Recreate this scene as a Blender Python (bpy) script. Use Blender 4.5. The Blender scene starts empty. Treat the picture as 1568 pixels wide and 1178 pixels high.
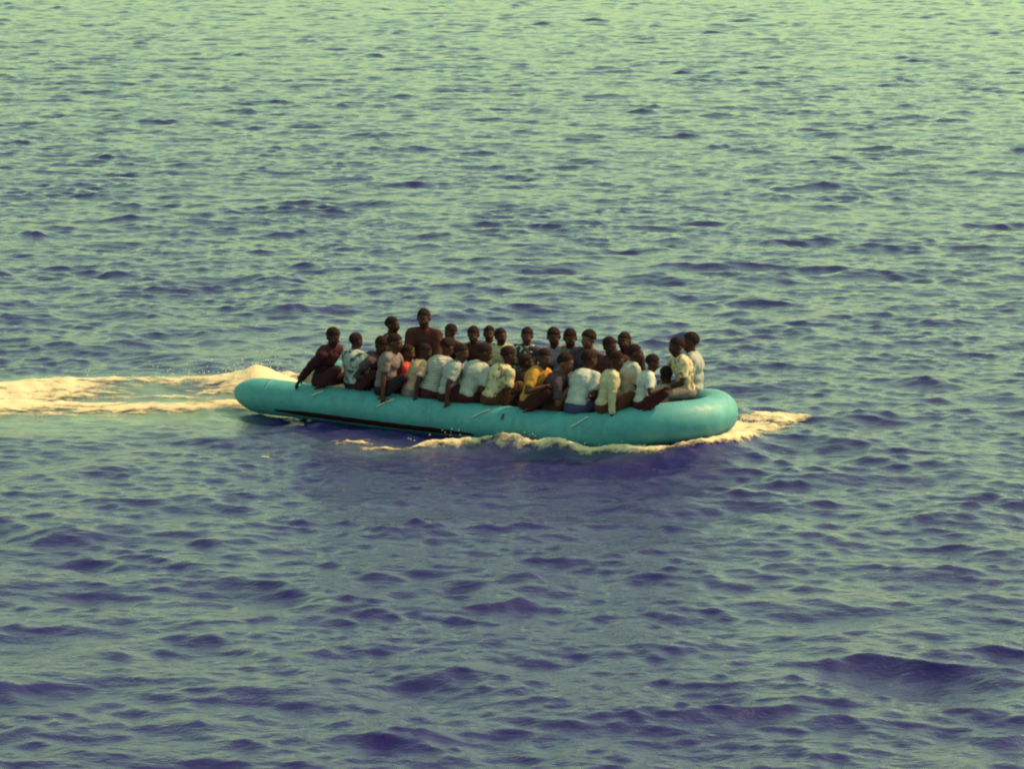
import bpy, math, random
import numpy as np
from mathutils import Vector, Matrix

# ---------------------------------------------------------------- camera, world, sun, exposure
sc = bpy.context.scene
COL = sc.collection
CAM_H, CAM_D = 8.2, 46.6
cam = bpy.data.cameras.new('camera')
cam.sensor_width = 36.0
cam.lens = 36.0 * 4662.0 / 1568.0
cam.clip_start = 0.5
cam.clip_end = 20000.0
camo = bpy.data.objects.new('camera', cam)
COL.objects.link(camo)
camo.location = (0, -CAM_D, CAM_H)
camo.rotation_euler = (math.radians(90) - math.atan(769.0 / 4662.0), 0, 0)
sc.camera = camo

SUN_AZ, SUN_EL = math.radians(74), math.radians(46)      # azimuth from +Y (view direction) towards +X
world = bpy.data.worlds.new('World')
sc.world = world
world.use_nodes = True
wn = world.node_tree.nodes; wl = world.node_tree.links
bg = wn['Background']
sky = wn.new('ShaderNodeTexSky')
sky.sky_type = 'NISHITA'
sky.sun_disc = False
sky.sun_elevation = SUN_EL
sky.sun_rotation = SUN_AZ
sky.air_density = 1.15
sky.dust_density = 2.2
sky.ozone_density = 1.0
tint = wn.new('ShaderNodeMix'); tint.data_type = 'RGBA'; tint.blend_type = 'MULTIPLY'
tint.inputs['Factor'].default_value = 1.0
tint.inputs['B'].default_value = (0.84, 1.0, 0.44, 1)      # the yellow-green cast of the whole picture
wl.new(sky.outputs[0], tint.inputs['A'])
wl.new(tint.outputs['Result'], bg.inputs['Color'])
bg.inputs['Strength'].default_value = 0.15

sun = bpy.data.lights.new('sun', 'SUN')
sun.energy = 2.8
sun.angle = math.radians(0.6)
sun.color = (1.0, 0.60, 0.26)
suno = bpy.data.objects.new('sun', sun)
COL.objects.link(suno)
sdir = Vector((math.sin(SUN_AZ) * math.cos(SUN_EL), math.cos(SUN_AZ) * math.cos(SUN_EL), math.sin(SUN_EL)))
suno.rotation_euler = sdir.to_track_quat('Z', 'Y').to_euler()
suno.location = (30, 30, 40)

sc.view_settings.view_transform = 'Standard'
sc.view_settings.look = 'None'
sc.view_settings.gamma = 1.0
sc.view_settings.exposure = 1.0
sc.view_settings.use_curve_mapping = False
sc.render.film_transparent = False
sc.cycles.pixel_filter_type = 'BLACKMAN_HARRIS'
sc.cycles.filter_width = 2.1
sc.cycles.max_bounces = 6
sc.cycles.use_denoising = True

RNG = np.random.default_rng(7)

# ---------------------------------------------------------------- helpers
def tag(o, label=None, cat=None, group=None, kind=None):
    if label: o['label'] = label
    if cat: o['category'] = cat
    if group: o['group'] = group
    if kind: o['kind'] = kind
    return o

def mesh_obj(name, verts, faces, mat=None, parent=None, smooth=True):
    me = bpy.data.meshes.new(name)
    me.from_pydata(verts if isinstance(verts, list) else verts.tolist(), [], faces)
    if mat: me.materials.append(mat)
    if smooth: me.polygons.foreach_set('use_smooth', [True] * len(me.polygons))
    me.update()
    o = bpy.data.objects.new(name, me)
    COL.objects.link(o)
    if parent: o.parent = parent
    return o

def smoothstep(a, b, x):
    t = np.clip((x - a) / (b - a), 0, 1)
    return t * t * (3 - 2 * t)

_perm = RNG.permutation(4096)
_val = RNG.random(4096) * 2 - 1
def vnoise(x, y, z=None):
    """smooth value noise, -1..1, vectorised, 2-D or 3-D"""
    x = np.asarray(x, float); y = np.asarray(y, float)
    z = np.zeros_like(x) if z is None else np.asarray(z, float)
    xi, yi, zi = np.floor(x).astype(int), np.floor(y).astype(int), np.floor(z).astype(int)
    xf, yf, zf = x - xi, y - yi, z - zi
    sx, sy, sz = [t * t * t * (t * (t * 6 - 15) + 10) for t in (xf, yf, zf)]
    def h(a, b, c):
        return _val[_perm[(_perm[(_perm[a & 4095] + b) & 4095] + c) & 4095]]
    r = 0
    for k in (0, 1):
        wz = sz if k else 1 - sz
        for j in (0, 1):
            wy = sy if j else 1 - sy
            r = r + wz * wy * ((1 - sx) * h(xi, yi + j, zi + k) + sx * h(xi + 1, yi + j, zi + k))
    return r
def fbm(x, y, oct=4, gain=0.5):
    s, a, n = 0, 1.0, 0
    for i in range(oct):
        s = s + a * vnoise(x * 2 ** i + 17.3 * i, y * 2 ** i - 9.1 * i)
        n += a; a *= gain
    return s / n

class MB:
    """collects vertices and faces"""
    def __init__(self): self.v = []; self.f = []; self.m = []
    def add(self, v, f, m=0):
        b = len(self.v)
        self.v += [tuple(float(c) for c in p) for p in v]
        self.f += [tuple(i + b for i in q) for q in f]
        self.m += [m] * len(f)
    def ell(self, c, r, rot=None, nu=10, nv=7, m=0):
        vs = [(0, 0, 1)]
        for j in range(1, nv):
            ph = math.pi * j / nv
            for i in range(nu):
                th = 2 * math.pi * i / nu
                vs.append((math.sin(ph) * math.cos(th), math.sin(ph) * math.sin(th), math.cos(ph)))
        vs.append((0, 0, -1))
        fs = []
        for i in range(nu): fs.append((0, 1 + i, 1 + (i + 1) % nu))
        for j in range(nv - 2):
            for i in range(nu):
                a = 1 + j * nu + i; b = 1 + j * nu + (i + 1) % nu
                fs.append((a, a + nu, b + nu, b))
        last = len(vs) - 1
        for i in range(nu): fs.append((last, last - nu + (i + 1) % nu, last - nu + i))
        P = [Vector((p[0] * r[0], p[1] * r[1], p[2] * r[2])) for p in vs]
        if rot is not None: P = [rot @ p for p in P]
        self.add([p + Vector(c) for p in P], fs, m)
    def tube(self, pts, rad, n=10, flat=(1, 1), up=None, round_ends=True, m=0):
        """tapered tube through pts; flat = (side, up) radius factors"""
        pts = [Vector(p) for p in pts]
        P, R = list(pts), list(rad)
        if round_ends:
            d0 = (pts[0] - pts[1]).normalized(); d1 = (pts[-1] - pts[-2]).normalized()
            P = [pts[0] + d0 * rad[0] * .9, pts[0] + d0 * rad[0] * .6] + P + [pts[-1] + d1 * rad[-1] * .6, pts[-1] + d1 * rad[-1] * .9]
            R = [rad[0] * .3, rad[0] * .78] + R + [rad[-1] * .78, rad[-1] * .3]
        vs, fs = [], []
        upv = Vector(up) if up else None
        for k, p in enumerate(P):
            a = P[max(k - 1, 0)]; b = P[min(k + 1, len(P) - 1)]
            t = (b - a).normalized()
            ref = upv if upv is not None else (Vector((0, 0, 1)) if abs(t.z) < .9 else Vector((0, 1, 0)))
            s = t.cross(ref)
            if s.length < 1e-4: s = t.cross(Vector((1, 0, 0)))
            s.normalize(); w = s.cross(t).normalized()
            for i in range(n):
                th = 2 * math.pi * i / n
                vs.append(p + s * math.cos(th) * R[k] * flat[0] + w * math.sin(th) * R[k] * flat[1])
        for k in range(len(P) - 1):
            for i in range(n):
                a = k * n + i; b = k * n + (i + 1) % n
                fs.append((a, b, b + n, a + n))
        c0 = len(vs); vs.append(P[0]); c1 = len(vs); vs.append(P[-1])
        for i in range(n):
            fs.append((c0, (i + 1) % n, i)); fs.append((c1, c0 - n + i, c0 - n + (i + 1) % n))
        self.add(vs, fs, m)
    def box(self, c, s, rot=None):
        P = [Vector((x * s[0] / 2, y * s[1] / 2, z * s[2] / 2)) for x in (-1, 1) for y in (-1, 1) for z in (-1, 1)]
        if rot is not None: P = [rot @ p for p in P]
        self.add([p + Vector(c) for p in P], [(0, 1, 3, 2), (4, 6, 7, 5), (0, 4, 5, 1), (2, 3, 7, 6), (0, 2, 6, 4), (1, 5, 7, 3)])
    def build(self, name, mat=None, parent=None, smooth=True):
        return mesh_obj(name, self.v, self.f, mat, parent, smooth)

# ---------------------------------------------------------------- materials
def new_mat(name):
    m = bpy.data.materials.new(name); m.use_nodes = True
    return m, m.node_tree.nodes, m.node_tree.links, m.node_tree.nodes['Principled BSDF']

def noise_node(N, L, scale, detail=3, rough=.55, coord='Object', stretch=None):
    tc = N.new('ShaderNodeTexCoord')
    n = N.new('ShaderNodeTexNoise'); n.inputs['Scale'].default_value = scale
    n.inputs['Detail'].default_value = detail; n.inputs['Roughness'].default_value = rough
    if stretch:
        mp = N.new('ShaderNodeMapping'); mp.inputs['Scale'].default_value = stretch
        L.new(tc.outputs[coord], mp.inputs[0]); L.new(mp.outputs[0], n.inputs['Vector'])
    else:
        L.new(tc.outputs[coord], n.inputs['Vector'])
    return n

def ramp(N, L, src, stops):
    r = N.new('ShaderNodeValToRGB')
    while len(r.color_ramp.elements) < len(stops): r.color_ramp.elements.new(.5)
    for e, (p, c) in zip(r.color_ramp.elements, stops):
        e.position = p; e.color = (*c, 1) if len(c) == 3 else c
    L.new(src, r.inputs[0])
    return r

def bump(N, L, b, src, strength, dist, prev=None):
    bp = N.new('ShaderNodeBump'); bp.inputs['Strength'].default_value = strength
    bp.inputs['Distance'].default_value = dist
    L.new(src, bp.inputs['Height'])
    if prev: L.new(prev.outputs[0], bp.inputs['Normal'])
    L.new(bp.outputs[0], b.inputs['Normal'])
    return bp

def mul(c, k): return tuple(min(1, x * k) for x in c)

def cloth(name, col, rough=.9, spots=None, stripes=None, scale=14):
    m, N, L, b = new_mat(name)
    b.inputs['Roughness'].default_value = rough
    b.inputs['Specular IOR Level'].default_value = .2
    n = noise_node(N, L, 5, 4)
    base = ramp(N, L, n.outputs[0], [(.3, mul(col, .8)), (.7, mul(col, 1.12))])
    out = base.outputs[0]
    if spots:
        s = noise_node(N, L, scale, 1, .4)
        k = ramp(N, L, s.outputs[0], [(.56, (0, 0, 0)), (.62, (1, 1, 1))])
        mx = N.new('ShaderNodeMix'); mx.data_type = 'RGBA'
        L.new(k.outputs[0], mx.inputs['Factor']); L.new(out, mx.inputs['A'])
        mx.inputs['B'].default_value = (*spots, 1)
        out = mx.outputs['Result']
    if stripes:
        tc = N.new('ShaderNodeTexCoord'); w = N.new('ShaderNodeTexWave')
        w.bands_direction = 'Z'; w.inputs['Scale'].default_value = scale; w.inputs['Distortion'].default_value = 1.5
        L.new(tc.outputs['Object'], w.inputs['Vector'])
        k = ramp(N, L, w.outputs[0], [(.55, (0, 0, 0)), (.65, (1, 1, 1))])
        mx = N.new('ShaderNodeMix'); mx.data_type = 'RGBA'
        L.new(k.outputs[0], mx.inputs['Factor']); L.new(out, mx.inputs['A'])
        mx.inputs['B'].default_value = (*stripes, 1)
        out = mx.outputs['Result']
    L.new(out, b.inputs['Base Color'])
    f = noise_node(N, L, 22, 4, .6)
    bump(N, L, b, f.outputs[0], .5, .012)
    return m

def skin_mat(name, col):
    m, N, L, b = new_mat(name)
    b.inputs['Roughness'].default_value = .55
    b.inputs['Specular IOR Level'].default_value = .14
    n = noise_node(N, L, 9, 3)
    r = ramp(N, L, n.outputs[0], [(.3, mul(col, .8)), (.7, mul(col, 1.2))])
    L.new(r.outputs[0], b.inputs['Base Color'])
    return m

SKIN = [skin_mat('skin_deep', (.050, .019, .020)), skin_mat('skin_dark', (.075, .030, .028)), skin_mat('skin_brown', (.13, .052, .042))]
def plain(name, col, rough=.7):
    m, N, L, b = new_mat(name)
    n = noise_node(N, L, 30, 3)
    r = ramp(N, L, n.outputs[0], [(.3, mul(col, .75)), (.7, mul(col, 1.2))])
    L.new(r.outputs[0], b.inputs['Base Color']); b.inputs['Roughness'].default_value = rough
    return m
HAIR = plain('black_hair', (.026, .014, .018), .95)
HAIR.node_tree.nodes['Principled BSDF'].inputs['Specular IOR Level'].default_value = .05
EYE_W = plain('eye_white', (.16, .12, .11), .6)
EYE_D = plain('eye_dark', (.012, .008, .008), .6)

CL = {
 'maroon': cloth('maroon_jacket', (.045, .008, .020)),
 'dark': cloth('dark_cloth', (.030, .012, .026)),
 'purple': cloth('dusky_purple_cloth', (.075, .045, .085)),
 'brown': cloth('brown_shirt', (.070, .022, .026)),
 'grey': cloth('grey_mauve_shirt', (.17, .13, .17)),
 'white': cloth('white_shirt', (.44, .45, .52)),
 'palegrey': cloth('pale_grey_shirt', (.33, .33, .39)),
 'bluewhite': cloth('pale_blue_shirt', (.36, .37, .41)),
 'cream': cloth('cream_shirt', (.48, .41, .32)),
 'peach': cloth('peach_shirt', (.45, .28, .25)),
 'ochre': cloth('ochre_shirt', (.42, .20, .05)),
 'red': cloth('red_shirt', (.50, .05, .045)),
 'lavender': cloth('lavender_shirt', (.24, .21, .33)),
 'teal': cloth('grey_green_shirt', (.22, .28, .30)),
 'bluespot': cloth('blue_patterned_shirt', (.40, .41, .45), spots=(.06, .08, .14), scale=11),
 'darkspot': cloth('dark_patterned_shirt', (.06, .04, .07), spots=(.50, .48, .46), scale=17),
 'creamspot': cloth('cream_patterned_shirt', (.52, .44, .34), spots=(.19, .13, .11), scale=13),
 'striped': cloth('grey_striped_shirt', (.38, .37, .40), stripes=(.26, .24, .30), scale=9),
 'tr_maroon': cloth('maroon_trousers', (.045, .010, .018)),
 'tr_blue': cloth('blue_jeans', (.055, .05, .16)),
 'tr_dark': cloth('dark_trousers', (.026, .014, .030)),
 'tr_brown': cloth('brown_trousers', (.075, .028, .020)),
 'tr_grey': cloth('grey_trousers', (.16, .13, .16)),
}

# ---------------------------------------------------------------- the boat's frame: u towards the bow, v to the far side
PSI = math.radians(31.0)
BO = (-0.217, -0.720)
BC, BS = math.cos(PSI), math.sin(PSI)
def b2w(u, v, z=0.0): return (BO[0] + u * BC + v * BS, BO[1] - u * BS + v * BC, z)
def w2b(x, y):
    x = x - BO[0]; y = y - BO[1]
    return x * BC - y * BS, x * BS + y * BC

HALF = 1.02        # half distance between the tubes' centre lines
TR = 0.28          # tube radius
def tube_z(u):     # height of the tube's centre line: the boat flexes, bow and stern ride high
    return 0.235 + 0.05 * smoothstep(-0.5, -4.0, u) + 0.22 * smoothstep(1.8, 3.6, u)

# ---------------------------------------------------------------- the sea
NW = 230
lam = np.exp(RNG.uniform(math.log(.14), math.log(9.0), NW))
ang = math.radians(-98) + RNG.normal(0, 1, NW) * np.radians(np.where(lam > 1.2, 46, 38))
sl = np.exp(-(np.log(lam / .68)) ** 2 / (2 * .70 ** 2)) + 1.0 * np.exp(-(np.log(lam / .28)) ** 2 / (2 * .42 ** 2)) + .55 * np.exp(-(np.log(lam / 2.0)) ** 2 / (2 * .35 ** 2)) + .08
sl *= RNG.uniform(.6, 1.4, NW)
sl *= 0.205 / math.sqrt((sl ** 2).sum() / 2)
kk = 2 * math.pi / lam
amp = sl / kk
kx, ky = kk * np.cos(ang), kk * np.sin(ang)
pha = RNG.uniform(0, 2 * math.pi, NW)
CHOP = 1.0

def wake_lines(x):
    """centre of the far and of the near foam band of the wake, world y as a function of x"""
    t = smoothstep(-4.6, -11.0, x)
    far = 3.15 + .15 * np.sin(x * .9 + .5) - .9 * t
    near = .95 - .35 * t + .12 * np.sin(x * 1.3)
    return far, near

def calm(x, y):
    u, v = w2b(x, y)
    d = np.maximum(np.maximum(np.abs(v) - 1.15, -(u + 3.9)), u - 3.6)
    c = .45 + .55 * smoothstep(-.1, .35, d)
    wk = smoothstep(-3.2, -4.8, x) * smoothstep(-2.6, -.6, y) * smoothstep(4.9, 3.6, y)
    return c * (1 - .5 * wk)

def pt_seg(u, v, pts):
    """distance to a polyline and the position 0..1 along it"""
    best = np.full(u.shape, 1e9); tt = np.zeros(u.shape); n = len(pts) - 1
    for i in range(n):
        (a, b), (c, d) = pts[i], pts[i + 1]
        ex, ey = c - a, d - b
        t = np.clip(((u - a) * ex + (v - b) * ey) / (ex * ex + ey * ey), 0, 1)
        q = np.hypot(u - a - t * ex, v - b - t * ey)
        w = q < best
        best = np.where(w, q, best); tt = np.where(w, (i + t) / n, tt)
    return best, tt

CREST = [(3.3, -1.2), (2.4, -1.43), (1.6, -1.55), (0.95, -1.62), (0.35, -2.0), (-.3, -2.65)]

def surge(x, y):
    u, v = w2b(x, y)
    q, t = pt_seg(u, v, CREST)
    z = .17 * np.exp(-(q / .20) ** 2) * np.sin(np.clip(t * 1.05, 0, 1) * math.pi) ** .8 * (1 + .25 * np.sin(u * 7))
    z -= .07 * np.exp(-((q - .5) / .3) ** 2) * (v < -1.45) * np.sin(t * math.pi)
    # water pushed up round the bow
    z += .12 * np.exp(-(np.hypot(u - 3.8, (v + .1) * .55) / .6) ** 2)
    qb, tb = pt_seg(u, v, [(4.0, .6), (4.0, .1), (3.8, -.6), (3.3, -1.1), (2.6, -1.3)])
    z += .10 * np.exp(-(qb / .22) ** 2) * (1 - .7 * tb)
    # mound of churned water behind the stern
    z += .20 * np.exp(-((x + 4.15) / .42) ** 2 - ((y - 3.2) / .5) ** 2)
    # ridges along the wake
    far, near = wake_lines(x)
    wk = smoothstep(-3.6, -4.8, x) * smoothstep(-26, -9, x)
    z += wk * (.09 * np.exp(-((y - far) / .5) ** 2) + .05 * np.exp(-((y - near) / .4) ** 2) - .05 * np.exp(-((y - (far + near) / 2) / .5) ** 2))
    return z

def sea(x, y, cell=None):
    """(displaced x, y, z) of the water at rest position x, y"""
    sh = x.shape
    x = np.asarray(x, np.float32); y = np.asarray(y, np.float32)
    dx = np.zeros(sh, np.float32); dy = np.zeros(sh, np.float32); z = np.zeros(sh, np.float32)
    env = vnoise(x * .42 + 3, y * .60 + 8) + .45 * vnoise(x * 1.1, y * 1.5)
    gust = (.70 + .62 * smoothstep(-.05, .85, env)).astype(np.float32)      # wavelets come in groups
    rip = (1.0 + .35 * vnoise(x * .25 - 9, y * .2) + .35 * vnoise(x * .9, y * .7 + 4)).astype(np.float32)
    big = (1.0 + .2 * vnoise(x * .06 - 5, y * .05)).astype(np.float32)
    cm = calm(x, y).astype(np.float32)
    cr = np.sqrt(cm)
    for i in range(NW):
        th = kx[i] * x + ky[i] * y + pha[i]
        a = amp[i] * (rip * cr if lam[i] < .40 else gust * cm if lam[i] < 3.0 else big * cm)
        if cell is not None:
            a = a * np.clip((lam[i] / cell - 2.2) / 2.0, 0, 1)
        s, c = np.sin(th), np.cos(th)
        z += (a * s).astype(np.float32)
        ch = CHOP * a * c / kk[i]
        dx += (ch * kx[i]).astype(np.float32); dy += (ch * ky[i]).astype(np.float32)
    u, v = w2b(x, y)
    z = z + surge(x, y)
    well = smoothstep(.95, .75, np.abs(v)) * smoothstep(-3.35, -3.05, u) * smoothstep(3.45, 3.0, u)
    z = z - .42 * well
    return x + dx, y + dy, z

def graded(inner, outs):
    """inner array of coordinates continued outwards with growing steps"""
    a = list(inner)
    st = a[-1] - a[-2]
    while a[-1] < outs[1]: st *= 1.16; a.append(a[-1] + st)
    b = []; st = a[1] - a[0]; p = a[0]
    while p > outs[0]: st *= 1.16; p -= st; b.append(p)
    return np.array(b[::-1] + a)

# a fan-shaped sheet: columns spread with distance, so the mesh is as fine as the view needs everywhere, out to the horizon
xs = graded(np.concatenate([np.arange(-15, -10.4, .075), np.arange(-10.4, 10.4, .048), np.arange(10.4, 15.01, .075)]), (-5000, 5000))
yy, p = [], -24.0
while p < 172: yy.append(p); p += .040 + .00125 * (p + 24)
ys = graded(np.array(yy), (-300, 9000))
fan = np.maximum(.55, (ys + 66.6) / 66.6)
GX = xs[None, :] * fan[:, None]; GY = np.repeat(ys[:, None], len(xs), 1)
CE = np.maximum(np.abs(np.gradient(xs))[None, :] * fan[:, None], .6 * np.abs(np.gradient(ys))[:, None]).astype(np.float32)
SX, SY, SZ = sea(GX, GY, CE)
nx, ny = len(xs), len(ys)
co = np.stack([SX, SY, SZ], -1).reshape(-1, 3).astype(np.float32)
idx = np.arange(nx * ny).reshape(ny, nx)
quads = np.stack([idx[:-1, :-1], idx[:-1, 1:], idx[1:, 1:], idx[1:, :-1]], -1).reshape(-1, 4).astype(np.int32)

def fast_mesh(name, co, quads, mat):
    me = bpy.data.meshes.new(name)
    me.vertices.add(len(co)); me.vertices.foreach_set('co', np.ascontiguousarray(co, np.float32).ravel())
    me.loops.add(len(quads) * 4); me.loops.foreach_set('vertex_index', np.ascontiguousarray(quads, np.int32).ravel())
    me.polygons.add(len(quads))
    me.polygons.foreach_set('loop_start', np.arange(0, len(quads) * 4, 4, dtype=np.int32))
    me.polygons.foreach_set('use_smooth', np.ones(len(quads), bool))
    me.materials.append(mat)
    me.update(calc_edges=True)
    o = bpy.data.objects.new(name, me); COL.objects.link(o)
    return o

# how much air is churned into the water (a property of the water, used by its material)
def aeration(x, y):
    far, near = wake_lines(x)
    w = smoothstep(-3.4, -4.6, x) * smoothstep(-2.4, -.2, y) * smoothstep(4.6, 3.4, y)
    u, v = w2b(x, y)
    q, t = pt_seg(u, v, CREST)
    w2 = .18 * np.exp(-(q / .35) ** 2)
    w3 = .2 * np.exp(-((u + .8) / 1.2) ** 2 - ((v + 2.75) / .7) ** 2)
    return np.clip(w * (.55 + .45 * fbm(x * .8, y * 1.1, 3)) + w2 + w3, 0, 1)

WATER, N, L, B = new_mat('sea_water')
B.inputs['IOR'].default_value = 1.333
B.inputs['Roughness'].default_value = .05
at = N.new('ShaderNodeAttribute'); at.attribute_name = 'aeration'
mx = N.new('ShaderNodeMix'); mx.data_type = 'RGBA'
mx.inputs['A'].default_value = (.016, .008, .118, 1)
mx.inputs['B'].default_value = (.16, .24, .22, 1)
L.new(at.outputs['Fac'], mx.inputs['Factor'])
L.new(mx.outputs['Result'], B.inputs['Base Color'])
n1 = noise_node(N, L, 5.0, 4, .6, stretch=(.8, 1.3, 1))
n2 = noise_node(N, L, 19, 3, .6, stretch=(.8, 1.3, 1))
b1 = bump(N, L, B, n1.outputs[0], .50, .05)
b2 = bump(N, L, B, n2.outputs[0], .25, .02, b1)
sea_o = fast_mesh('sea', co, quads, WATER)
a = sea_o.data.attributes.new('aeration', 'FLOAT', 'POINT')
a.data.foreach_set('value', aeration(GX, GY).astype(np.float32).ravel())
tag(sea_o, 'choppy violet and green open sea filling the whole view', 'sea', kind='structure')

# ---------------------------------------------------------------- foam
FOAM, N, L, B = new_mat('sea_foam')
B.inputs['Roughness'].default_value = .85
B.inputs['Specular IOR Level'].default_value = .2
B.inputs['Subsurface Weight'].default_value = .15
B.inputs['Subsurface Radius'].default_value = (.05, .05, .05)
fn = noise_node(N, L, 16, 5, .65)
fr = ramp(N, L, fn.outputs[0], [(.25, (.50, .41, .35)), (.6, (.62, .51, .42))])
L.new(fr.outputs[0], B.inputs['Base Color'])
bump(N, L, B, fn.outputs[0], .5, .03)
# thin foam is a lace of bubbles with water showing through
fd = N.new('ShaderNodeAttribute'); fd.attribute_name = 'foam_cover'
lace = noise_node(N, L, 7, 5, .7, stretch=(.55, 1.2, 1))
m1 = N.new('ShaderNodeMath'); m1.operation = 'MULTIPLY_ADD'; m1.inputs[1].default_value = 3.2
L.new(lace.outputs[0], m1.inputs[0]); m1.inputs[2].default_value = -1.66
m2_ = N.new('ShaderNodeMath'); m2_.operation = 'MULTIPLY_ADD'; m2_.inputs[1].default_value = 1.45
L.new(fd.outputs['Fac'], m2_.inputs[0]); L.new(m1.outputs[0], m2_.inputs[2])
m2_.use_clamp = True
L.new(m2_.outputs[0], B.inputs['Alpha'])
DROP = plain('spray_water', (.86, .77, .62), .4)

def foam_obj(name, x0, x1, y0, y1, sx, sy, maskfn, thick, label, cat):
    gx, gy = np.meshgrid(np.arange(x0, x1, sx), np.arange(y0, y1, sy))
    gx = gx + sx * .35 * vnoise(gx * 31, gy * 29); gy = gy + sy * .35 * vnoise(gx * 27 + 5, gy * 33)
    m = maskfn(gx, gy)
    X, Y, Z = sea(gx, gy)
    lump = .55 + .45 * fbm(gx * 4.5, gy * 3.6, 4, .6)
    Z = Z + .012 + np.clip(m, 0, 1) * thick * lump - .03 * (m <= 0)
    ny_, nx_ = gx.shape
    id_ = np.arange(nx_ * ny_).reshape(ny_, nx_)
    q = np.stack([id_[:-1, :-1], id_[:-1, 1:], id_[1:, 1:], id_[1:, :-1]], -1).reshape(-1, 4)
    keep = (m.ravel()[q] > 0).sum(1) >= 2
    q = q[keep]
    used = np.unique(q); remap = np.zeros(nx_ * ny_, int); remap[used] = np.arange(len(used))
    c = np.stack([X, Y, Z], -1).reshape(-1, 3)[used]
    o = fast_mesh(name, c, remap[q], FOAM)
    at_ = o.data.attributes.new('foam_cover', 'FLOAT', 'POINT'); at_.data.foreach_set('value', np.clip(m, 0, 1).ravel()[used].astype(np.float32))
    tag(o, label, cat, kind='stuff')
    return o

def wake_mask(x, y):
    far, near = wake_lines(x)
    n = fbm(x * .55, y * 2.0, 6, .72)
    n2 = fbm(x * .35 + 40, y * .6, 2)
    st = smoothstep(-3.0, -3.9, x)
    wf = .50 + .18 * smoothstep(-5, -9, x)
    wn = .50
    f = 1.2 * np.exp(-((y - far) / wf) ** 2) + (.85 + .6 * fbm(x * .45 + 7, y * .8, 2)) * np.exp(-((y - near + .25 * vnoise(x * .8, 0 * y)) / wn) ** 2)
    f += .5 * np.exp(-((y - near + .35) / .55) ** 2)
    f += .55 * np.exp(-((y - (far + near) / 2) / .8) ** 2) * (.75 + .9 * n2)
    f += 1.6 * np.exp(-((x + 4.15) / .55) ** 2 - ((y - 3.25) / .75) ** 2)
    f += 1.1 * np.exp(-((x + 3.5) / .8) ** 2 - ((y - 4.1) / .45) ** 2)
    return np.minimum(f - .62 + 1.35 * n + .35 * fbm(x * 3.0, y * 6.5, 3, .7), 2.2 * f - .55) * st - .5 * (1 - st)

def bow_mask(x, y):
    u, v = w2b(x, y)
    n = fbm(x * 1.7, y * 2.2, 5, .75)
    q, t = pt_seg(u, v, CREST)
    w = .10 + .10 * np.exp(-((t - .48) / .18) ** 2)
    f = 1.65 * np.exp(-(q / w) ** 2) * smoothstep(1.02, .75, t)
    # along the tube's water line, from the bow aft
    q2, t2 = pt_seg(u, v, [(3.95, .7), (4.03, .1), (3.85, -.6), (3.35, -1.10), (2.6, -1.34), (1.9, -1.37)])
    f += 1.3 * np.exp(-(q2 / (.16 - .08 * t2)) ** 2)
    # thrown out on the far side of the bow
    q3, t3 = pt_seg(x, y, [(3.15, -1.5), (3.6, -.75), (4.15, -.15), (4.75, .35)])
    f += 1.5 * np.exp(-(q3 / (.66 - .42 * t3)) ** 2) * smoothstep(1.0, .6, t3 * .85)
    # scattered patches off the near side, left behind by the crest
    f += .62 * np.exp(-((u + .75) / .75) ** 2 - ((v + 2.6) / .45) ** 2)
    f += .50 * np.exp(-((u + 1.3) / .3) ** 2 - ((v + 4.05) / .22) ** 2)
    return np.minimum(f - .58 + 1.15 * n + .4 * fbm(x * 6, y * 8, 3, .7), 2.2 * f - .50)

foam_obj('wake_foam', -30, -2.9, -.9, 5.2, .03, .034, wake_mask, .06,
         'two bright bands of cream foam trailing left from the stern', 'foam')
foam_obj('bow_foam', -3.6, 5.2, -5.2, 1.6, .024, .03, bow_mask, .09,
         'thin curling line of foam along the near side and bow', 'foam')

# drops of spray, thrown up at the stern and the bow
sp = MB()
rnd = random.Random(5)
def drops(n, cx, cy, cz, rx, ry, rz):
    for _ in range(n):
        x, y = cx + rnd.gauss(0, rx), cy + rnd.gauss(0, ry)
        z = cz + abs(rnd.gauss(0, rz)); r = rnd.uniform(.0035, .0085)
        sp.ell((x, y, z), (r, r, r * rnd.uniform(.8, 1.5)), nu=5, nv=4)
drops(110, -4.3, 3.3, .18, .35, .4, .13)
drops(60, -5.6, 3.1, .12, .8, .4, .08)
drops(50, 3.7, -1.0, .08, .22, .25, .10)
for i in range(45):
    t = rnd.random(); k = min(int(t * 5), 4); f = t * 5 - k
    u = CREST[k][0] * (1 - f) + CREST[k + 1][0] * f; v = CREST[k][1] * (1 - f) + CREST[k + 1][1] * f
    x, y, _ = b2w(u, v)
    drops(1, x, y, .10 + .10 * math.sin(math.pi * t), .05, .10, .05)
tag(sp.build('spray_drops', DROP), 'small drops of spray around the stern and bow wave', 'spray', kind='stuff')

# ---------------------------------------------------------------- the inflatable boat
RUB, N, L, B = new_mat('turquoise_rubber')
n = noise_node(N, L, 1.6, 4, .6)
r = ramp(N, L, n.outputs[0], [(.32, (.062, .245, .345)), (.68, (.075, .31, .41))])
n_ = noise_node(N, L, 7, 5, .7)
r_ = ramp(N, L, n_.outputs[0], [(.45, (1, 1, 1)), (.75, (.66, .72, .80))])
mm = N.new('ShaderNodeMix'); mm.data_type = 'RGBA'; mm.blend_type = 'MULTIPLY'; mm.inputs['Factor'].default_value = 1
L.new(r.outputs[0], mm.inputs['A']); L.new(r_.outputs[0], mm.inputs['B'])
L.new(mm.outputs['Result'], B.inputs['Base Color'])
rr = ramp(N, L, n_.outputs[0], [(.3, (.46,) * 3), (.7, (.68,) * 3)])
L.new(rr.outputs[0], B.inputs['Roughness'])
bump(N, L, B, n.outputs[0], .25, .05)
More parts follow.
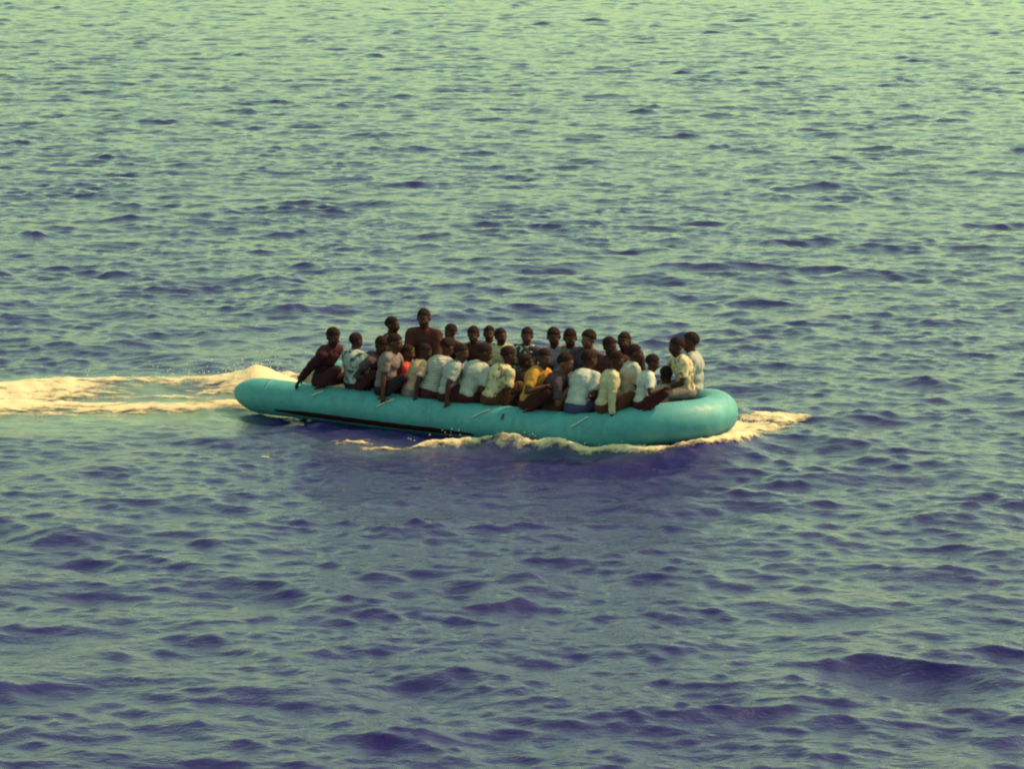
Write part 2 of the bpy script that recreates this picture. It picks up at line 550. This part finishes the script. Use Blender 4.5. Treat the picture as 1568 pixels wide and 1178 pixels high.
SEAM = plain('seam_tape', (.064, .255, .35), .5)
STRAKE = plain('dark_strake_rubber', (.030, .006, .016), .95)
STRAKE.node_tree.nodes['Principled BSDF'].inputs['Specular IOR Level'].default_value = .05
PALE = plain('pale_webbing', (.62, .60, .52), .7)
DARKR = plain('dark_patch_rubber', (.020, .05, .085), .6)
WOOD = plain('painted_plywood', (.07, .09, .10), .7)

boat = bpy.data.objects.new('inflatable_boat', None)
COL.objects.link(boat)
boat.location = (BO[0], BO[1], 0); boat.rotation_euler = (0, 0, -PSI)
tag(boat, 'long turquoise inflatable boat crowded with seated people', 'boat')

# centre line of the U-shaped tube: near side from the stern, round the bow, back along the far side
path = []
for i in range(61): path.append((-3.68 + i * (2.35 + 3.68) / 60, -HALF))
for i in range(1, 48):
    th = math.pi * i / 48
    e = 1.05
    cu, sv = math.sin(th), -math.cos(th)
    path.append((2.35 + 1.30 * (abs(cu) ** e), HALF * math.copysign(abs(sv) ** .9, sv)))
for i in range(61): path.append((2.35 - i * (2.35 + 3.68) / 60, HALF))
centre = [Vector((u, v, float(tube_z(u)))) for u, v in path]
SEG = 28
def ring(k, rad):
    c = centre[k]
    t = (centre[min(k + 1, len(centre) - 1)] - centre[max(k - 1, 0)]).normalized()
    s = Vector((0, 0, 1)).cross(t).normalized()      # towards inside (port of travel)
    w = t.cross(s)
    return c, t, s, w
tv, tf = [], []
def tube_rad(k):
    u, v = path[k]
    sag = .010 * math.sin(k * 1.9) * (1 if -3.2 < u < 2.6 else 0)
    return TR + .025 * float(smoothstep(2.0, 3.5, u)) + sag * .4
stations = []
c, t, s, w = ring(0, TR)
for d, f in ((.50, .14), (.49, .30), (.455, .46), (.38, .64), (.27, .81), (.16, .93), (.06, .988)):
    stations.append((c - t * d + Vector((0, 0, .03 * d)), s, w, TR * f))
for k in range(len(centre)):
    c, t, s, w = ring(k, TR); stations.append((c, s, w, tube_rad(k)))
c, t, s, w = ring(len(centre) - 1, TR)
for d, f in ((.06, .988), (.16, .93), (.27, .81), (.38, .64), (.455, .46), (.49, .30), (.50, .14)):
    stations.append((c + t * d + Vector((0, 0, .03 * d)), s, w, TR * f))
for c, s, w, rad in stations:
    for i in range(SEG):
        th = 2 * math.pi * i / SEG
        tv.append(tuple(c + s * math.cos(th) * rad + w * math.sin(th) * rad))
for k in range(len(stations) - 1):
    for i in range(SEG):
        a = k * SEG + i; b = k * SEG + (i + 1) % SEG
        tf.append((a, a + SEG, b + SEG, b))
tf.append(tuple(range(SEG))); tf.append(tuple(reversed(range((len(stations) - 1) * SEG, len(stations) * SEG))))
TUBE = mesh_obj('inflated_tube', tv, tf, RUB, boat)

def tube_surface(k, th, off):
    c, t, s, w = ring(int(k), TR)
    rad = tube_rad(int(k)) + off
    return c + s * math.cos(th) * rad + w * math.sin(th) * rad

def band(name, k, width, mat):
    """a glued tape round the tube at station k"""
    c, t, s, w = ring(k, TR); m = MB(); v = []; f = []
    for d, o in ((-width / 2, -.004), (-width / 2, .0025), (width / 2, .0025), (width / 2, -.004)):
        for i in range(SEG):
            th = 2 * math.pi * i / SEG
            rad = tube_rad(k) + o
            v.append(c + t * d + s * math.cos(th) * rad + w * math.sin(th) * rad)
    for j in range(3):
        for i in range(SEG):
            a = j * SEG + i; b = j * SEG + (i + 1) % SEG
            f.append((a, b, b + SEG, a + SEG))
    m.add(v, f); return m.build(name, mat, TUBE)
for k in (2, 17, 32, 47, 124, 139, 154, 166): band('seam_tape', k, .045, SEAM)

# dark rubbing strake low on the outer side (near side and far side)
def strake(k0, k1):
    m = MB(); v = []; f = []
    ks = list(range(k0, k1 + 1)); prof = ((-.72, .0), (-.69, .018), (-.42, .018), (-.39, .0))
    for n_k, k in enumerate(ks):
        e = min(n_k, len(ks) - 1 - n_k, 6) / 6
        for a, o in prof:
            th = math.pi - (a + .56) * (.25 + .75 * e) + .56       # outer side is at angle pi
            v.append(tube_surface(k, th, (o - .002) if o else -.006))
    for j in range(len(ks) - 1):
        for i in range(3):
            a = j * 4 + i; f.append((a, a + 4, a + 5, a + 1))
    m.add(v, f); return m.build('rubbing_strake', STRAKE, TUBE)
strake(4, 40)
n_all = len(path)
strake(n_all - 41, n_all - 5)

# pale grab straps lying across the near tube, dark patches under some
def strap(u0, du, th0, th1):
    k = int(round((u0 + 3.68) / (2.35 + 3.68) * 60)); pts = []
    for i in range(7):
        f = i / 6
        kk_ = k + du * f / .0995
        k0 = int(math.floor(kk_)); fr_ = kk_ - k0
        th = th0 + (th1 - th0) * f
        pts.append(tube_surface(k0, th, .012) * (1 - fr_) + tube_surface(k0 + 1, th, .012) * fr_)
    m = MB(); m.tube(pts, [.012] * 7, 6, flat=(1, .8)); return m.build('grab_strap', PALE, TUBE)
for u0 in (-1.35, .35, 2.0): strap(u0, .24, math.pi - .40, math.pi - .95)
for u0 in (-2.6,): strap(u0, .15, math.pi - .55, math.pi - .9)
def patch(k, th, w_, h_):
    m = MB(); v = []; f = []
    for j in range(5):
        for i in range(5):
            v.append(tube_surface(k, th + (i - 2) / 4 * h_ / TR, .006) + ring(k, TR)[1] * ((j - 2) / 4 * w_))
    for j in range(4):
        for i in range(4):
            a = j * 5 + i; f.append((a, a + 1, a + 6, a + 5))
    m.add(v, f); return m.build('rope_patch', DARKR, TUBE)
for k in (45,): patch(k, math.pi - .62, .05, .10)

# carrying handle at the bow, floor and transom
m = MB(); v = []; f = []
us = np.linspace(-3.15, 3.5, 40)
for u in us:
    hw = HALF - .08 if u < 2.35 else (HALF - .08) * math.sqrt(max(.05, 1 - ((u - 2.35) / 1.5) ** 2))
    z = float(tube_z(u)) - .16
    for vv, zz in ((-hw, z), (-hw, z - .05), (hw, z - .05), (hw, z)): v.append((u, vv, zz))
for i in range(len(us) - 1):
    for j in range(4):
        a = i * 4 + j; b = i * 4 + (j + 1) % 4
        f.append((a, b, b + 4, a + 4))
f.append((0, 3, 2, 1)); e = (len(us) - 1) * 4; f.append((e, e + 1, e + 2, e + 3))
m.add(v, f); m.build('floor', WOOD, boat, smooth=False)
m = MB(); m.box((-3.17, 0, .36), (.04, 2 * HALF - .5, .50)); m.build('transom', WOOD, boat, smooth=False)

# u, v, seat height, size, facing, lean, side lean, head turn, head nod, left arm, right arm, legs, skin, shirt, long sleeves, trousers, label
PEOPLE = [
 (-2.598, -0.95, 0.517, 1.120, -2, 22, 5, -22, 12, 'back', 'back', 'tuck', 0, 'maroon', 1, 'tr_maroon',
  'person in a dark maroon jacket at the stern end, facing the bow'),
 (-2.035, -0.91, 0.505, 0.996, 80, 4, 0, -13, 12, 'lap', 'side', 'in', 0, 'bluespot', 0, 'tr_dark',
  'person in a pale blue dark-spotted shirt beside the maroon jacket'),
 (-2.063, 0.1, 0.639, 1.000, 10, 6, 0, 0, 0, 'lap', 'lap', 'box', 0, 'dark', 1, 'tr_dark',
  'person in dark clothes sitting high to the left of the tallest figure, facing right'),
 (-2.043, -0.81, 0.470, 1.117, 3, 36, -9, -22, 15, 'lap', 'lap', 'tuck', 0, 'purple', 1, 'tr_maroon',
  'hunched person in dusky purple behind the man in the grey mauve shirt'),
 (-1.433, -0.99, 0.494, 1.076, 10, 13, -9, 0, 5, 'knee', 'hang', 'tuck', 1, 'grey', 0, 'tr_dark',
  'person in a grey mauve shirt, bare arm hanging down over the tube'),
 (-1.441, -0.48, 0.321, 1.000, 30, 8, 0, -10, 5, 'lap', 'knee', 'in', 1, 'red', 0, 'tr_maroon',
  'person in a bright red shirt, mostly hidden beside the grey mauve shirt'),
 (-1.377, 0.15, 0.709, 1.140, -75, 12, 0, 10, 5, 'knee', 'knee', 'box', 0, 'brown', 1, 'tr_brown',
  'tallest figure, a broad person in a brown shirt rising above the others'),
 (-0.981, -0.95, 0.488, 0.963, 45, 26, -9, -42, 12, 'lap', 'side', 'in', 0, 'peach', 0, 'tr_grey',
  'person in a peach pink shirt, back turned, below the tallest figure'),
 (-0.657, -0.93, 0.485, 1.120, 67, 30, 1, 2, 14, 'lap', 'knee', 'in', 1, 'striped', 0, 'tr_maroon',
  'person in a grey striped shirt next to the peach shirt'),
 (-1.457, 1.0, 0.494, 0.973, -95, 8, -5, -12, 12, 'lap', 'lap', 'in', 1, 'maroon', 1, 'tr_dark',
  'far-side person in maroon just right of the tallest figure'),
 (-0.327, -0.98, 0.485, 1.027, 30, 22, -5, -20, 5, 'knee', 'side', 'tuck', 1, 'palegrey', 0, 'tr_maroon',
  'person in a pale grey shirt between the striped shirt and wide pale blue back'),
 (-0.887, 0.95, 0.487, 1.030, -80, 17, 5, 5, 12, 'lap', 'knee', 'in', 1, 'brown', 0, 'tr_dark',
  'far-side person in a brown shirt behind the pale grey shirt'),
 (0.003, -0.97, 0.485, 1.089, 60, 29, 5, -25, 8, 'lap', 'lap', 'in', 0, 'bluewhite', 0, 'tr_maroon',
  'person with a wide pale blue back near the middle of the near tube'),
 (-0.765, 1.03, 0.486, 0.985, -85, 2, 0, 25, 0, 'lap', 'lap', 'in', 0, 'teal', 0, 'tr_dark',
  'far-side person in a grey green shirt between the brown and cream shirts'),
 (-0.424, 0.89, 0.481, 1.003, -60, 4, 5, 20, 0, 'fwd', 'lap', 'in', 0, 'cream', 0, 'tr_grey',
  'far-side person in a cream shirt with an arm held forward'),
 (0.438, -0.95, 0.485, 1.065, 57, 28, 0, -10, 6, 'knee', 'hang', 'tuck', 0, 'creamspot', 0, 'tr_brown',
  'person in a cream blotched shirt, arms down, left of the ochre shirt'),
 (-0.116, 1.0, 0.485, 1.023, -80, 2, -5, 10, 12, 'lap', 'lap', 'in', 1, 'darkspot', 1, 'tr_dark',
  'far-side person in a dark speckled shirt at mid boat'),
 (0.480, -0.15, 0.274, 1.000, 60, 10, 0, -30, 0, 'lap', 'lap', 'in', 0, 'dark', 0, 'tr_maroon',
  'person in dark clothes low between the cream blotched and ochre shirts'),
 (1.112, -0.95, 0.485, 1.085, 3, 20, -5, -32, 8, 'knee', 'knee', 'tuck', 1, 'ochre', 0, 'tr_maroon',
  'person in an ochre yellow shirt on the near tube, facing the bow'),
 (0.598, 1.01, 0.485, 1.120, -88, 15, 9, 20, 12, 'lap', 'lap', 'in', 0, 'lavender', 0, 'tr_dark',
  'far-side person in lavender, left one of the upright pair behind the dark purple shirt'),
 (1.341, -0.75, 0.425, 1.120, 10, 26, 9, -8, 1, 'fwd', 'knee', 'tuck', 2, 'purple', 0, 'tr_brown',
  'person in a dark purple shirt, bare arm across the knees, right of ochre shirt'),
 (0.749, 1.01, 0.485, 1.120, -92, 15, -5, 32, 12, 'lap', 'knee', 'in', 0, 'grey', 0, 'tr_dark',
  'far-side person in mauve, right one of the upright pair behind the dark purple shirt'),
 (1.017, 0.95, 0.485, 1.120, -85, 12, -9, -10, 6, 'lap', 'lap', 'in', 2, 'purple', 1, 'tr_dark',
  'far-side person with full round hair and a dusky purple top', 2.2),
 (1.910, -0.95, 0.487, 1.120, 70, 30, -9, -5, 6, 'lap', 'lap', 'in', 0, 'white', 0, 'tr_blue',
  'person in a white shirt and blue jeans, back turned on the near tube'),
 (1.663, 0.75, 0.425, 1.120, -70, 4, 9, 42, 12, 'lap', 'lap', 'in', 0, 'brown', 0, 'tr_dark',
  'far-side person in brown, left of two heads above the long-sleeved cream shirt'),
 (2.412, -0.97, 0.544, 1.054, 30, 15, -5, -37, 11, 'knee', 'hang', 'tuck', 0, 'cream', 1, 'tr_brown',
  'person in a long-sleeved cream shirt with one arm straight down on the tube'),
 (1.818, 0.93, 0.485, 1.114, -80, 4, 9, 3, 0, 'lap', 'lap', 'in', 0, 'dark', 0, 'tr_dark',
  'far-side person in dark clothes, right of two heads above the long-sleeved cream shirt'),
 (2.500, -0.45, 0.629, 1.000, 45, 10, 0, -20, 0, 'lap', 'lap', 'in', 0, 'bluewhite', 0, 'tr_maroon',
  'person in a pale blue shirt squeezed between the last two on the near tube'),
 (2.973, -0.89, 0.640, 0.937, 28, 16, -5, 2, 12, 'hang', 'knee', 'tuck', 0, 'white', 0, 'tr_maroon',
  'person in a white shirt and maroon trousers, nearest the bow on the near tube'),
 (2.974, 0.05, 0.259, 1.000, 150, 14, 0, 0, 10, 'lap', 'lap', 'in', 0, 'palegrey', 0, 'tr_dark',
  'person low in the bow, mostly hidden beside the white shirt'),
 (3.143, 0.2, 0.670, 1.057, -130, 14, 0, 0, 5, 'knee', 'prop', 'in', 0, 'creamspot', 0, 'tr_grey',
  'person in a cream blotched shirt sitting on the bow tube, bending forward'),
 (2.969, 0.75, 0.583, 1.120, -150, 3, 0, 0, 0, 'lap', 'lap', 'in', 0, 'palegrey', 0, 'tr_grey',
  'person in pale grey at the bow, farthest right of everyone'),
]
# ---------------------------------------------------------------- people
def unit(a): return Vector(a).normalized()
def torso_frame(lean, side):
    d = unit((math.tan(math.radians(side)), math.tan(math.radians(lean)), 1))
    x = unit((1, 0, -d.x / d.z)); y = d.cross(x)
    return d, x, y
P0 = Vector((0, 0, .09))
def neck_head(lean, side):
    d, x, y = torso_frame(lean, side)
    neck = P0 + d * .50
    dh = unit(d * .45 + Vector((0, 0, .55)))
    return neck, neck + dh * .160 + unit((dh.x * 0, 1, 0)) * .015
def ik(a, b, l1, l2, pole):
    ab = b - a; L_ = min(ab.length, (l1 + l2) * .995); dr = ab.normalized(); b = a + dr * L_
    q = (l1 * l1 - l2 * l2 + L_ * L_) / (2 * L_); h = math.sqrt(max(1e-6, l1 * l1 - q * q))
    pl = Vector(pole); pl = (pl - dr * pl.dot(dr)).normalized()
    return a + dr * q + pl * h, b

PENDING = []      # meshes to be fused into one surface once all figures are laid out
def fused(name, mb, mat, parent, voxel, smooth=3):
    o = mb.build(name, mat, parent)
    r = o.modifiers.new('fuse', 'REMESH'); r.mode = 'VOXEL'; r.voxel_size = voxel; r.use_smooth_shade = True
    s = o.modifiers.new('soften', 'SMOOTH'); s.iterations = smooth; s.factor = .5
    return o

def hand(ex, wrist, dr, nrm, side):
    """palm is part of the fused body; fingers and thumb are added to the same mesh afterwards"""
    nrm = (nrm - dr * nrm.dot(dr)).normalized(); wv = dr.cross(nrm).normalized()
    for i, ln in enumerate((.92, 1.05, 1.0, .78)):
        p = wrist + dr * .070 + wv * (i - 1.5) * .0205
        pts, a = [p], .15 + .05 * i
        for seg in (.042, .028, .022):
            dd = dr * math.cos(a) + nrm * math.sin(a)
            p = p + dd * seg * ln; pts.append(p); a += .42
        ex.tube(pts, [.0098, .0092, .0084, .0070], 6)
    p = wrist + dr * .028 + wv * side * .030
    t1 = unit(dr * .62 + wv * side * .72 + nrm * .25); t2 = unit(dr * .85 + wv * side * .35 + nrm * .40)
    ex.tube([p, p + t1 * .040, p + t1 * .040 + t2 * .034], [.0125, .0108, .0082], 6)
    return wv

def person(u, v, z, s, face, lean, side, hy, hp, aL, aR, legs, skin, top, longs, trs, label, hairk=1.0):
    root = bpy.data.objects.new('person', None); COL.objects.link(root)
    root.location = b2w(u, v, z); root.scale = (s, s, s)
    root.rotation_euler = (0, 0, math.radians(face - 90) - PSI)
    tag(root, label, 'person', 'people sitting in the boat')
    rp = random.Random(hash((round(u, 2), round(v, 2))) & 0xffff)
    d, xa, ya = torso_frame(lean, side)
    neck, head = neck_head(lean, side)
    fl = (float(tube_z(u)) - .16 - z) / s                  # the boat's floor, seen from the seat
    body, shirt, pants, ex = MB(), MB(), MB(), MB()
    R = Matrix((xa, ya, d)).transposed()
    # torso
    body.ell(P0, (.150, .112, .11)); body.ell(P0 + d * .19 - ya * .012, (.128, .092, .13), R)
    body.ell(P0 + d * .36, (.155, .108, .16), R)
    girth = rp.uniform(.98, 1.12)
    pants.ell(P0 + Vector((0, 0, -.004)), (.172 * girth, .138, .118), nu=14, nv=9)
    shirt.ell(P0 + d * .05, (.172 * girth, .138, .115), R, 14, 9)
    shirt.ell(P0 + d * .19 - ya * .014, (.160 * girth, .122 * girth, .16), R, 14, 9)
    shirt.ell(P0 + d * .36 - ya * (.012 + .05 * math.sin(math.radians(max(0, lean)))), (.192 * girth, .145, .17), R, 14, 9)
    shirt.ell(P0 + d * .44 - ya * (.02 + .06 * math.sin(math.radians(max(0, lean)))), (.14 * girth, .11, .09), R, 14, 9)
    shL, shR = [P0 + d * .455 + xa * q + ya * (.05 * math.sin(math.radians(max(0, lean))) - .005) for q in (-.192, .192)]
    body.tube([shL, P0 + d * .47, shR], [.050, .062, .050]); shirt.tube([shL, P0 + d * .475 - ya * .006, shR], [.064, .084, .064])
    shirt.tube([P0 + d * .44, P0 + d * .525], [.095, .072], round_ends=False)
    # neck and head
    body.tube([P0 + d * .44, neck + d * .02, head - Vector((0, 0, .05))], [.080, .068, .064])
    dh = unit(d * .45 + Vector((0, 0, .55)))
    hx = unit(Vector((1, 0, 0)) - dh * dh.x); hyv = dh.cross(hx)
    H = Matrix((hx, hyv, dh)).transposed() @ Matrix.Rotation(math.radians(hy), 3, 'Z') @ Matrix.Rotation(math.radians(-hp), 3, 'X')
    HS = 1.12
    H = H @ Matrix.Scale(HS, 3)
    def hd(x, y, z_): return head + H @ Vector((x, y, z_))
    body.ell(hd(0, -.012, .032), (.078, .098, .088), H, 16, 12)          # skull
    body.ell(hd(0, .022, -.030), (.064, .074, .078), H, 14, 10)          # face and jaw
    body.ell(hd(0, .052, -.088), (.030, .030, .024), H)                  # chin
    body.tube([hd(0, .088, .022), hd(0, .106, -.012), hd(0, .104, -.020)], [.010, .014, .015], 8)   # nose
    body.ell(hd(-.014, .098, -.022), (.011, .012, .009), H); body.ell(hd(.014, .098, -.022), (.011, .012, .009), H)
    body.tube([hd(-.040, .078, .030), hd(0, .088, .034), hd(.040, .078, .030)], [.010, .012, .010], 8)   # brow
    body.ell(hd(0, .088, -.048), (.026, .013, .008), H); body.ell(hd(0, .085, -.060), (.023, .013, .009), H)   # lips
    for q in (-1, 1):
        body.ell(hd(q * .080, -.006, -.004), (.012, .022, .032), H)      # ears
        body.ell(hd(q * .040, .066, -.018), (.022, .022, .018), H)       # cheeks
        ex.ell(hd(q * .031, .0795, .010), (.0135, .010, .0085), H, 8, 6, m=1)
        ex.ell(hd(q * .031, .0865, .010), (.0060, .0045, .0060), H, 6, 5, m=2)
    # hair: a cropped cap, low at the nape
    hr = MB(); nu, nv = 28, 13; vs, fs = [], []
    for j in range(nv + 2):
        for i in range(nu):
            th = 2 * math.pi * i / nu
            front = math.sin(th)                                           # +1 towards the face
            lim = math.radians(102 - 40 * max(0, front) ** .8 + 24 * max(0, -front) ** .6)
            jj = min(j, nv); ph = lim * jj / nv
            k = 1.0 if j <= nv else .90
            thick = (.005 * hairk + .0035 * rp.uniform(-1, 1)) * (1 if 0 < j else 0.8) * (1 if j < nv else .35)
            if j == 0: th = 0
            vs.append(hd(math.cos(th) * math.sin(ph) * (.078 + thick) * k, -.012 + math.sin(th) * math.sin(ph) * (.098 + thick) * k, .032 + math.cos(ph) * (.088 + thick * 1.2) * k))
    for j in range(nv + 1):
        for i in range(nu):
            a = j * nu + i; b = j * nu + (i + 1) % nu
            fs.append((a, a + nu, b + nu, b))
    hr.add(vs, fs); hr.build('hair', HAIR, root)
    # legs
    knees = []
    for q in (-1, 1):
        hip = P0 + Vector((q * .085, .01, -.005))
        if legs == 'tuck' and q == 1: ank, pole = Vector((.17, .06, .015)), (.55, 1, .12)
        elif legs == 'tuck': ank, pole = Vector((-.36, .26, fl + .075)), (-.5, 1, .7)
        elif legs == 'box': ank, pole = Vector((q * .13, .26, fl + .075)), (q * .3, 1, .2)
        else: ank, pole = Vector((q * .12, .38, fl + .075)), (q * .25, 1, .7)
        kn, ank = ik(hip, ank, .43, .42, pole); knees.append(kn)
        body.tube([hip, (hip + kn) / 2, kn], [.075, .064, .048]); body.tube([kn, kn * .6 + ank * .4, ank], [.048, .050, .034])
        toe = ank + (Vector((q * .04, .16, -.045)) if not (legs == 'tuck' and q == 1) else unit(ank - kn) * .16)
        body.tube([ank - Vector((0, .03, .03)), toe], [.036, .028], flat=(1.2, .8))
        low = kn * .12 + ank * .88
        pants.tube([hip, (hip + kn) / 2, kn], [.104, .084, .066], 12); pants.tube([kn, kn * .5 + ank * .5, low], [.066, .066, .058], 12, round_ends=False)
    # arms
    for q, mode, sh, kn in ((-1, aL, shL, knees[0]), (1, aR, shR, knees[1])):
        tgt = {'lap': Vector((q * .045, .27, .19)), 'knee': kn + Vector((0, -.05, .085)), 'side': Vector((q * .27, .03, .05)),
               'back': Vector((q * .25, -.24, .05)), 'hang': Vector((q * .285, .10, -.06)), 'fwd': Vector((-q * .05, .40, .27)),
               'prop': Vector((q * .36, .14, .10))}[mode]
        el, wr = ik(sh, tgt, .285, .255, (q * .8, -.7, -.45) if mode != 'prop' else (q * 1.0, -.3, .1))
        body.tube([sh, sh * .5 + el * .5, el], [.055, .050, .040]); body.tube([el, el * .65 + wr * .35, wr], [.042, .041, .029])
        dr = (wr - el).normalized()
        nrm = Vector((-q, 0, 0)) if dr.z < -.75 else Vector((0, 0, -1))
        wv = hand(ex, wr, dr, nrm, -q if dr.z >= -.75 else q)
        M = Matrix((wv, dr, (nrm - dr * nrm.dot(dr)).normalized())).transposed()
        body.ell(wr + dr * .040, (.041, .052, .020), M)
        if longs:
            shirt.tube([sh, sh * .5 + el * .5, el, el * .5 + wr * .5, wr - dr * .02], [.072, .066, .058, .053, .045], 12, round_ends=False)
        else:
            shirt.tube([sh, sh * .38 + el * .62, sh * .22 + el * .78], [.070, .068, .070], 12, round_ends=False)
    bo = fused('body', body, SKIN[skin], root, .0135)
    PENDING.append((bo, ex, None))
    PENDING.append((fused('shirt', shirt, CL[top], root, .017), None, .012))
    PENDING.append((fused('trousers', pants, CL[trs], root, .020), None, .010))
    return root

for rec in PEOPLE: person(*rec)

bpy.context.view_layer.update()
dg = bpy.context.evaluated_depsgraph_get()
done = [(o, ex, f, bpy.data.meshes.new_from_object(o.evaluated_get(dg), depsgraph=dg)) for o, ex, f in PENDING]
for o, ex, fold, me in done:
    mat = o.data.materials[0]; old = o.data
    nvt = len(me.vertices); c = np.zeros(nvt * 3); me.vertices.foreach_get('co', c); c = c.reshape(-1, 3)
    if fold:                                                  # creases in the cloth
        nm = np.zeros(nvt * 3); me.vertices.foreach_get('normal', nm); nm = nm.reshape(-1, 3)
        off = float(abs(hash(tuple(round(q, 2) for q in o.parent.location))) % 97)
        a = vnoise(c[:, 0] * 9 + off, c[:, 1] * 9, c[:, 2] * 7)
        b = 1 - np.abs(vnoise(c[:, 0] * 13 + off + 2 * a, c[:, 1] * 13 + 3, c[:, 2] * 10 + 1.5 * a)) * 2
        c = c + nm * (fold * (.5 * a + .7 * b))[:, None]
    if ex is None:
        me.vertices.foreach_set('co', c.ravel()); me.materials.clear(); me.materials.append(mat)
        me.polygons.foreach_set('use_smooth', [True] * len(me.polygons)); me.update(); o.data = me
    else:
        fv = np.zeros(len(me.loops), np.int32); me.loops.foreach_get('vertex_index', fv)
        fs = [tuple(fv[p.loop_start:p.loop_start + p.loop_total].tolist()) for p in me.polygons]
        nf = len(fs)
        fs += [tuple(i + nvt for i in q) for q in ex.f]
        m2 = bpy.data.meshes.new('body'); m2.from_pydata(c.tolist() + ex.v, [], fs)
        for mt in (mat, EYE_W, EYE_D): m2.materials.append(mt)
        m2.polygons.foreach_set('material_index', [0] * nf + ex.m)
        m2.polygons.foreach_set('use_smooth', [True] * len(fs)); m2.update(); o.data = m2
        bpy.data.meshes.remove(me)
    o.modifiers.clear()
    bpy.data.meshes.remove(old)
